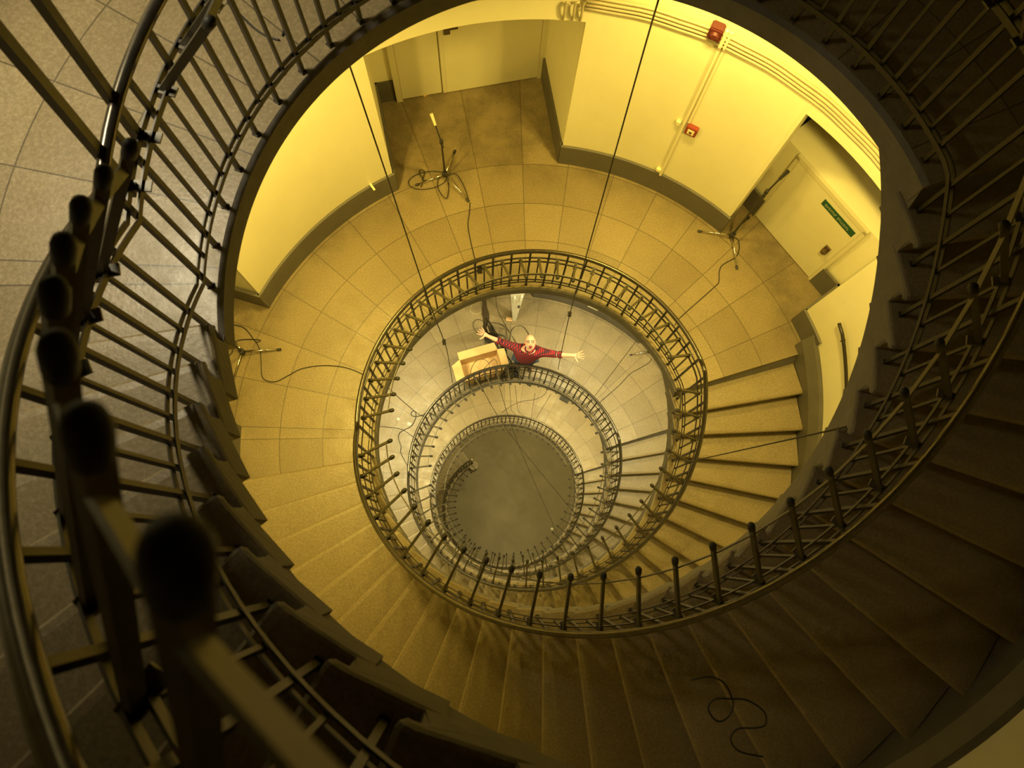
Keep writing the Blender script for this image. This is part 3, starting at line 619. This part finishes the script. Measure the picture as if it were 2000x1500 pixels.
def man():
    Z = FL2
    def v(x, y, z): return Vector((x, y, Z+z))
    t = thing('person', 'bald bearded man in a red plaid shirt, arms flung wide, looking up', 'person', v(.13, 1.70, 0))
    pel, bel, che, nk = v(.12, 1.645, .86), v(.125, 1.625, 1.0), v(.145, 1.61, 1.17), v(.155, 1.625, 1.30)
    hd = v(.157, 1.685, 1.44)
    sR, sL = v(-.005, 1.65, 1.245), v(.305, 1.60, 1.245)
    eR, eL = v(-.235, 1.715, 1.33), v(.52, 1.545, 1.33)
    wR, wL = v(-.425, 1.765, 1.46), v(.735, 1.51, 1.42)
    hR, hL = v(-.475, 1.785, 1.50), v(.79, 1.505, 1.445)
    # body: legs, torso, arms, palms
    N = [(pel, .115), (bel, .115), (che, .12), (nk, .052), (nk.lerp(hd, .55), .05),
         (sR, .055), (eR, .040), (wR, .024), (hR, (.040, .018)), (sL, .055), (eL, .040), (wL, .024), (hL, (.040, .018)),
         (v(.05, 1.67, .80), .075), (v(.04, 1.69, .44), .05), (v(.03, 1.72, .07), .036), (v(.02, 1.60, .03), .033),
         (v(.21, 1.66, .80), .075), (v(.22, 1.68, .44), .05), (v(.23, 1.71, .07), .036), (v(.25, 1.59, .03), .033)]
    E_ = [(0, 1), (1, 2), (2, 3), (3, 4), (2, 5), (5, 6), (6, 7), (7, 8), (2, 9), (9, 10), (10, 11), (11, 12), (0, 13), (13, 14), (14, 15), (15, 16), (0, 17), (17, 18), (18, 19), (19, 20)]
    bm = skin_mesh(N, E_)
    # fingers, rooted in the palms
    def hand(wr, pal, side):
        d = (pal-wr).normalized(); up = (Vector(CAM)-pal).normalized(); s = d.cross(up).normalized()*side   # s points to thumb side; palm faces the camera
        n = s.cross(d).normalized()
        if n.dot(up) < 0: n = -n
        bms = []
        for k, (off, ln, spr) in enumerate(((.030, .070, .20), (.011, .080, .05), (-.009, .074, -.12), (-.028, .060, -.34))):
            b0 = pal+s*off*.7; dd = (d+s*spr).normalized(); b1 = pal+s*off+dd*.038; b2 = b1+dd*ln*.5+n*.006; b3 = b1+dd*ln*.95+n*.024
            bms.append(skin_mesh([(b0, .010), (b1, .0105), (b2, .009), (b3, .0072)], [(0, 1), (1, 2), (2, 3)], 1))
        b0 = wr.lerp(pal, .45)+s*.012; dd = (d*.45+s*.9).normalized(); b1 = b0+dd*.036; b2 = b1+dd*.034; b3 = b2+(dd+d*.4).normalized()*.028+n*.006
        bms.append(skin_mesh([(b0, .013), (b1, .0125), (b2, .0105), (b3, .008)], [(0, 1), (1, 2), (2, 3)], 1))
        return bms
    extra = hand(wR, hR, -1)+hand(wL, hL, 1)
    # head: shaped ellipsoid looking at the camera, chin towards the well
    f = (Vector(CAM)-hd).normalized(); upv = Vector((-.02, 1, .12)); upv = (upv-f*upv.dot(f)).normalized(); rt = upv.cross(f).normalized()
    hb = NB(); bmesh.ops.create_uvsphere(hb, u_segments=32, v_segments=24, radius=1.0)
    for q in hb.verts:
        x, y, z = q.co      # x right, y forward, z up in head space
        w_ = .070*(1-.22*max(0, -z)**1.5); hgt = .102 if z > 0 else .108; dep = .086 if y > 0 else .098
        X, Y, Zz = x*w_, y*dep, z*hgt
        if y > 0:
            Y *= 1-.10*max(0, z)                       # forehead slopes back
            nose = math.exp(-((x/.16)**2)-((z+.12)/.22)**2); Y += .020*nose
            Y += .006*math.exp(-((x/.5)**2)-((z-.20)/.10)**2)      # brow
            for sx_ in (-1, 1): Y -= .010*math.exp(-((x-sx_*.38)/.2)**2-((z-.08)/.11)**2)
            Y -= .022*math.exp(-((x/.22)**2)-((z+.56)/.15)**2)      # open mouth
            Y += .008*math.exp(-((x/.35)**2)-((z+.88)/.15)**2)
        q.co = hd+rt*X+f*Y+upv*Zz
    extra.append(hb)
    for sx_ in (-1, 1):
        eb = NB(); bmesh.ops.create_uvsphere(eb, u_segments=12, v_segments=8, radius=1.0)
        for q in eb.verts: q.co = hd+rt*(sx_*.071+q.co.x*.008)+f*(q.co.y*.016-.012)+upv*(q.co.z*.028-.002)
        extra.append(eb)
    for e in extra:
        me = bpy.data.meshes.new('t'); e.to_mesh(me); e.free(); bm.from_mesh(me); bpy.data.meshes.remove(me)
    obj('body', bm, 'skin', t, True)
    def face_pt(x, z, y): return hd+rt*x+f*y+upv*z
    bm = NB(); bmesh.ops.create_uvsphere(bm, u_segments=16, v_segments=10, radius=1.0)
    for q in bm.verts: q.co = face_pt(q.co.x*.018, -.062+q.co.z*.025, .062+q.co.y*.012)
    obj('mouth', bm, 'mouth', t, True)
    bm = NB(); tube(bm, [face_pt(math.cos(a)*.020, -.062+math.sin(a)*.027, .070) for a in [i*math.pi/8 for i in range(16)]], .0032, 6, True); obj('lips', bm, 'lips', t, True)
    # beard: shell round jaw and chin
    bm = NB(); bmesh.ops.create_uvsphere(bm, u_segments=28, v_segments=20, radius=1.0)
    for q in list(bm.verts):
        if q.co.z > -.30-.25*max(0, -q.co.y) or (abs(q.co.x) < .40 and q.co.z > -.80 and q.co.y > .2): bm.verts.remove(q)
    for q in bm.verts:
        x, y, z = q.co; q.co = face_pt(x*.074*(1-.22*max(0, -z)**1.5), z*.116, y*.092)
    obj('beard', bm, 'beard', t, True)
    for sx_ in (-1, 1):
        bm = NB(); bmesh.ops.create_uvsphere(bm, u_segments=10, v_segments=8, radius=.0095, matrix=Matrix.Translation(face_pt(sx_*.026, .010, .068))); e = obj('eye', bm, 'cream', t, True)
        bm = NB(); bmesh.ops.create_uvsphere(bm, u_segments=8, v_segments=6, radius=.005, matrix=Matrix.Translation(face_pt(sx_*.026, .010, .076))); p = obj('pupil', bm, 'cap', t, True); p.parent = e
    bm = NB()
    for sx_ in (-1, 1):
        tube(bm, [face_pt(sx_*.028+math.cos(a)*.021, .008+math.sin(a)*.015, .088) for a in [i*math.pi/8 for i in range(16)]], .0036, 5, True)
        tube(bm, [face_pt(sx_*.049, .012, .086), face_pt(sx_*.074, .010, .0)], .002, 5)
    tube(bm, [face_pt(-.008, .010, .089), face_pt(.008, .010, .089)], .002, 5); obj('glasses', bm, 'cap', t)
    # shirt over torso and upper arms with rolled cuffs
    N = [(v(.12, 1.625, .80), .135), (bel, .138), (che, .145), (nk+Vector((0, -.005, -.03)), .075),
         (sR, .072), (sR.lerp(eR, .55), .060), (eR.lerp(wR, .12), .052), (sL, .072), (sL.lerp(eL, .55), .060), (eL.lerp(wL, .12), .052)]
    bm = skin_mesh(N, [(0, 1), (1, 2), (2, 3), (2, 4), (4, 5), (5, 6), (2, 7), (7, 8), (8, 9)])
    for q in bm.verts:
        if q.co.z < Z+1.25:
            dx = q.co.x-.13
            if abs(dx) < .2: q.co.x = .13+dx*(1+.22*math.exp(-(dx/.17)**4))
    sh = obj('shirt', bm, 'plaid', t, True)
    for e_, w_ in ((eR, wR), (eL, wL)):
        bm = NB(); tube(bm, [e_.lerp(w_, .10), e_.lerp(w_, .16), e_.lerp(w_, .32), e_.lerp(w_, .36)], [.044, .053, .052, .042], 14); c_ = obj('rolled_cuff', bm, 'plaid', t, True); c_.parent = sh
    bm = NB(); c0 = nk+Vector((0, 0, .0)); tube(bm, [c0+rt*.055*math.cos(a)+Vector((0, .05*math.sin(a), .012)) for a in [i*math.pi/10 for i in range(20)]], .016, 8, True); c_ = obj('collar', bm, 'plaid', t, True); c_.parent = sh
    N = [(pel+Vector((0, 0, .02)), .125), (v(.05, 1.67, .78), .088), (v(.04, 1.69, .44), .064), (v(.03, 1.72, .10), .055), (v(.21, 1.66, .78), .088), (v(.22, 1.68, .44), .064), (v(.23, 1.71, .10), .055)]
    obj('jeans', skin_mesh(N, [(0, 1), (1, 2), (2, 3), (0, 4), (4, 5), (5, 6)]), 'jeans', t, True)
    for x in (.025, .235):
        bm = skin_mesh([(v(x, 1.735, .045), .045), (v(x, 1.65, .042), .042), (v(x, 1.58, .036), .036)], [(0, 1), (1, 2)]); obj('shoe', bm, 'shoe', t, True)
man()

# ------------------------------------------------------------------ lamps
def lamp(label, r, az, z, e, col, L_=.45, w_=.13):
    t = thing('ceiling_lamp', label, 'lamp', P(r, az, z+.06))
    rot = Matrix.Rotation(rad(az+90), 3, 'Z'); bm = NB(); box(bm, P(r, az, z+.055), L_+.06, w_+.05, .07, rot); obj('housing', bm, 'white', t)
    for s_ in (-1, 1):
        bm = NB(); c = P(r, az, z+.09)+rot @ Vector((s_*L_*.4, 0, 0)); top = ceil_z[0]
        tube(bm, [c, Vector((c.x, c.y, max(top, c.z+.02)))], .006, 6); obj('hanger', bm, 'iron', t)
    ld = bpy.data.lights.new('ceiling_lamp_light', 'AREA'); ld.energy = e; ld.color = col; ld.shape = 'RECTANGLE'; ld.size = L_*K; ld.size_y = w_*K; ld.spread = 2.35
    o = bpy.data.objects.new('ceiling_lamp_light', ld); C.objects.link(o); o.location = W(P(r, az, z)); o.rotation_euler = (0, 0, rad(az+90))
ceil_z = [0]
WARM = (1, .71, .145); NEUT = (1, .85, .42); COOL = (1, .87, .58)
LAMPS = []
NM = {1: 'bright landing', 2: "man's landing", 3: 'lowest landing'}
for k, c, sc in ((1, WARM, 1.0), (2, NEUT, 1.0), (3, (1, .82, .36), .95)):
    LAMPS += [(k, 65, 2.3, 3.45, 56*sc, c, NM[k]+', between the two recesses'), (k, 138, 2.3, 3.45, 54*sc, c, NM[k]+', left of the two-leaf door'),
              (k, 23, 1.9, 3.74, 78*sc, c, NM[k]+', at its right end'), (k, 167, 1.9, 3.74, 82*sc, c, NM[k]+', at its left end')]
for k, az, r_, h_, e, c, l in LAMPS:
    ceil_z[0] = LAND[k]+H-STONE_T; lamp('white hanging lamp over the '+l, r_, az, LAND[k]+h_, e, c)
ceil_z[0] = FL0+H-STONE_T; lamp('white hanging lamp over the uppermost landing, left side', 2.45, 162, LAND[0]+2.2, 50, COOL)
ceil_z[0] = FL3-STONE_T; lamp('white hanging lamp over the ground floor', 2.2, 80, FL3-.6, 75, (1, .80, .32))
w = bpy.data.worlds.new('world'); bpy.context.scene.world = w; w.use_nodes = True
w.node_tree.nodes['Background'].inputs[0].default_value = (.5, .4, .22, 1); w.node_tree.nodes['Background'].inputs[1].default_value = .002
vs = bpy.context.scene.view_settings; vs.view_transform = 'Standard'; vs.look = 'None'; vs.exposure = 0; vs.gamma = 1; vs.use_curve_mapping = False
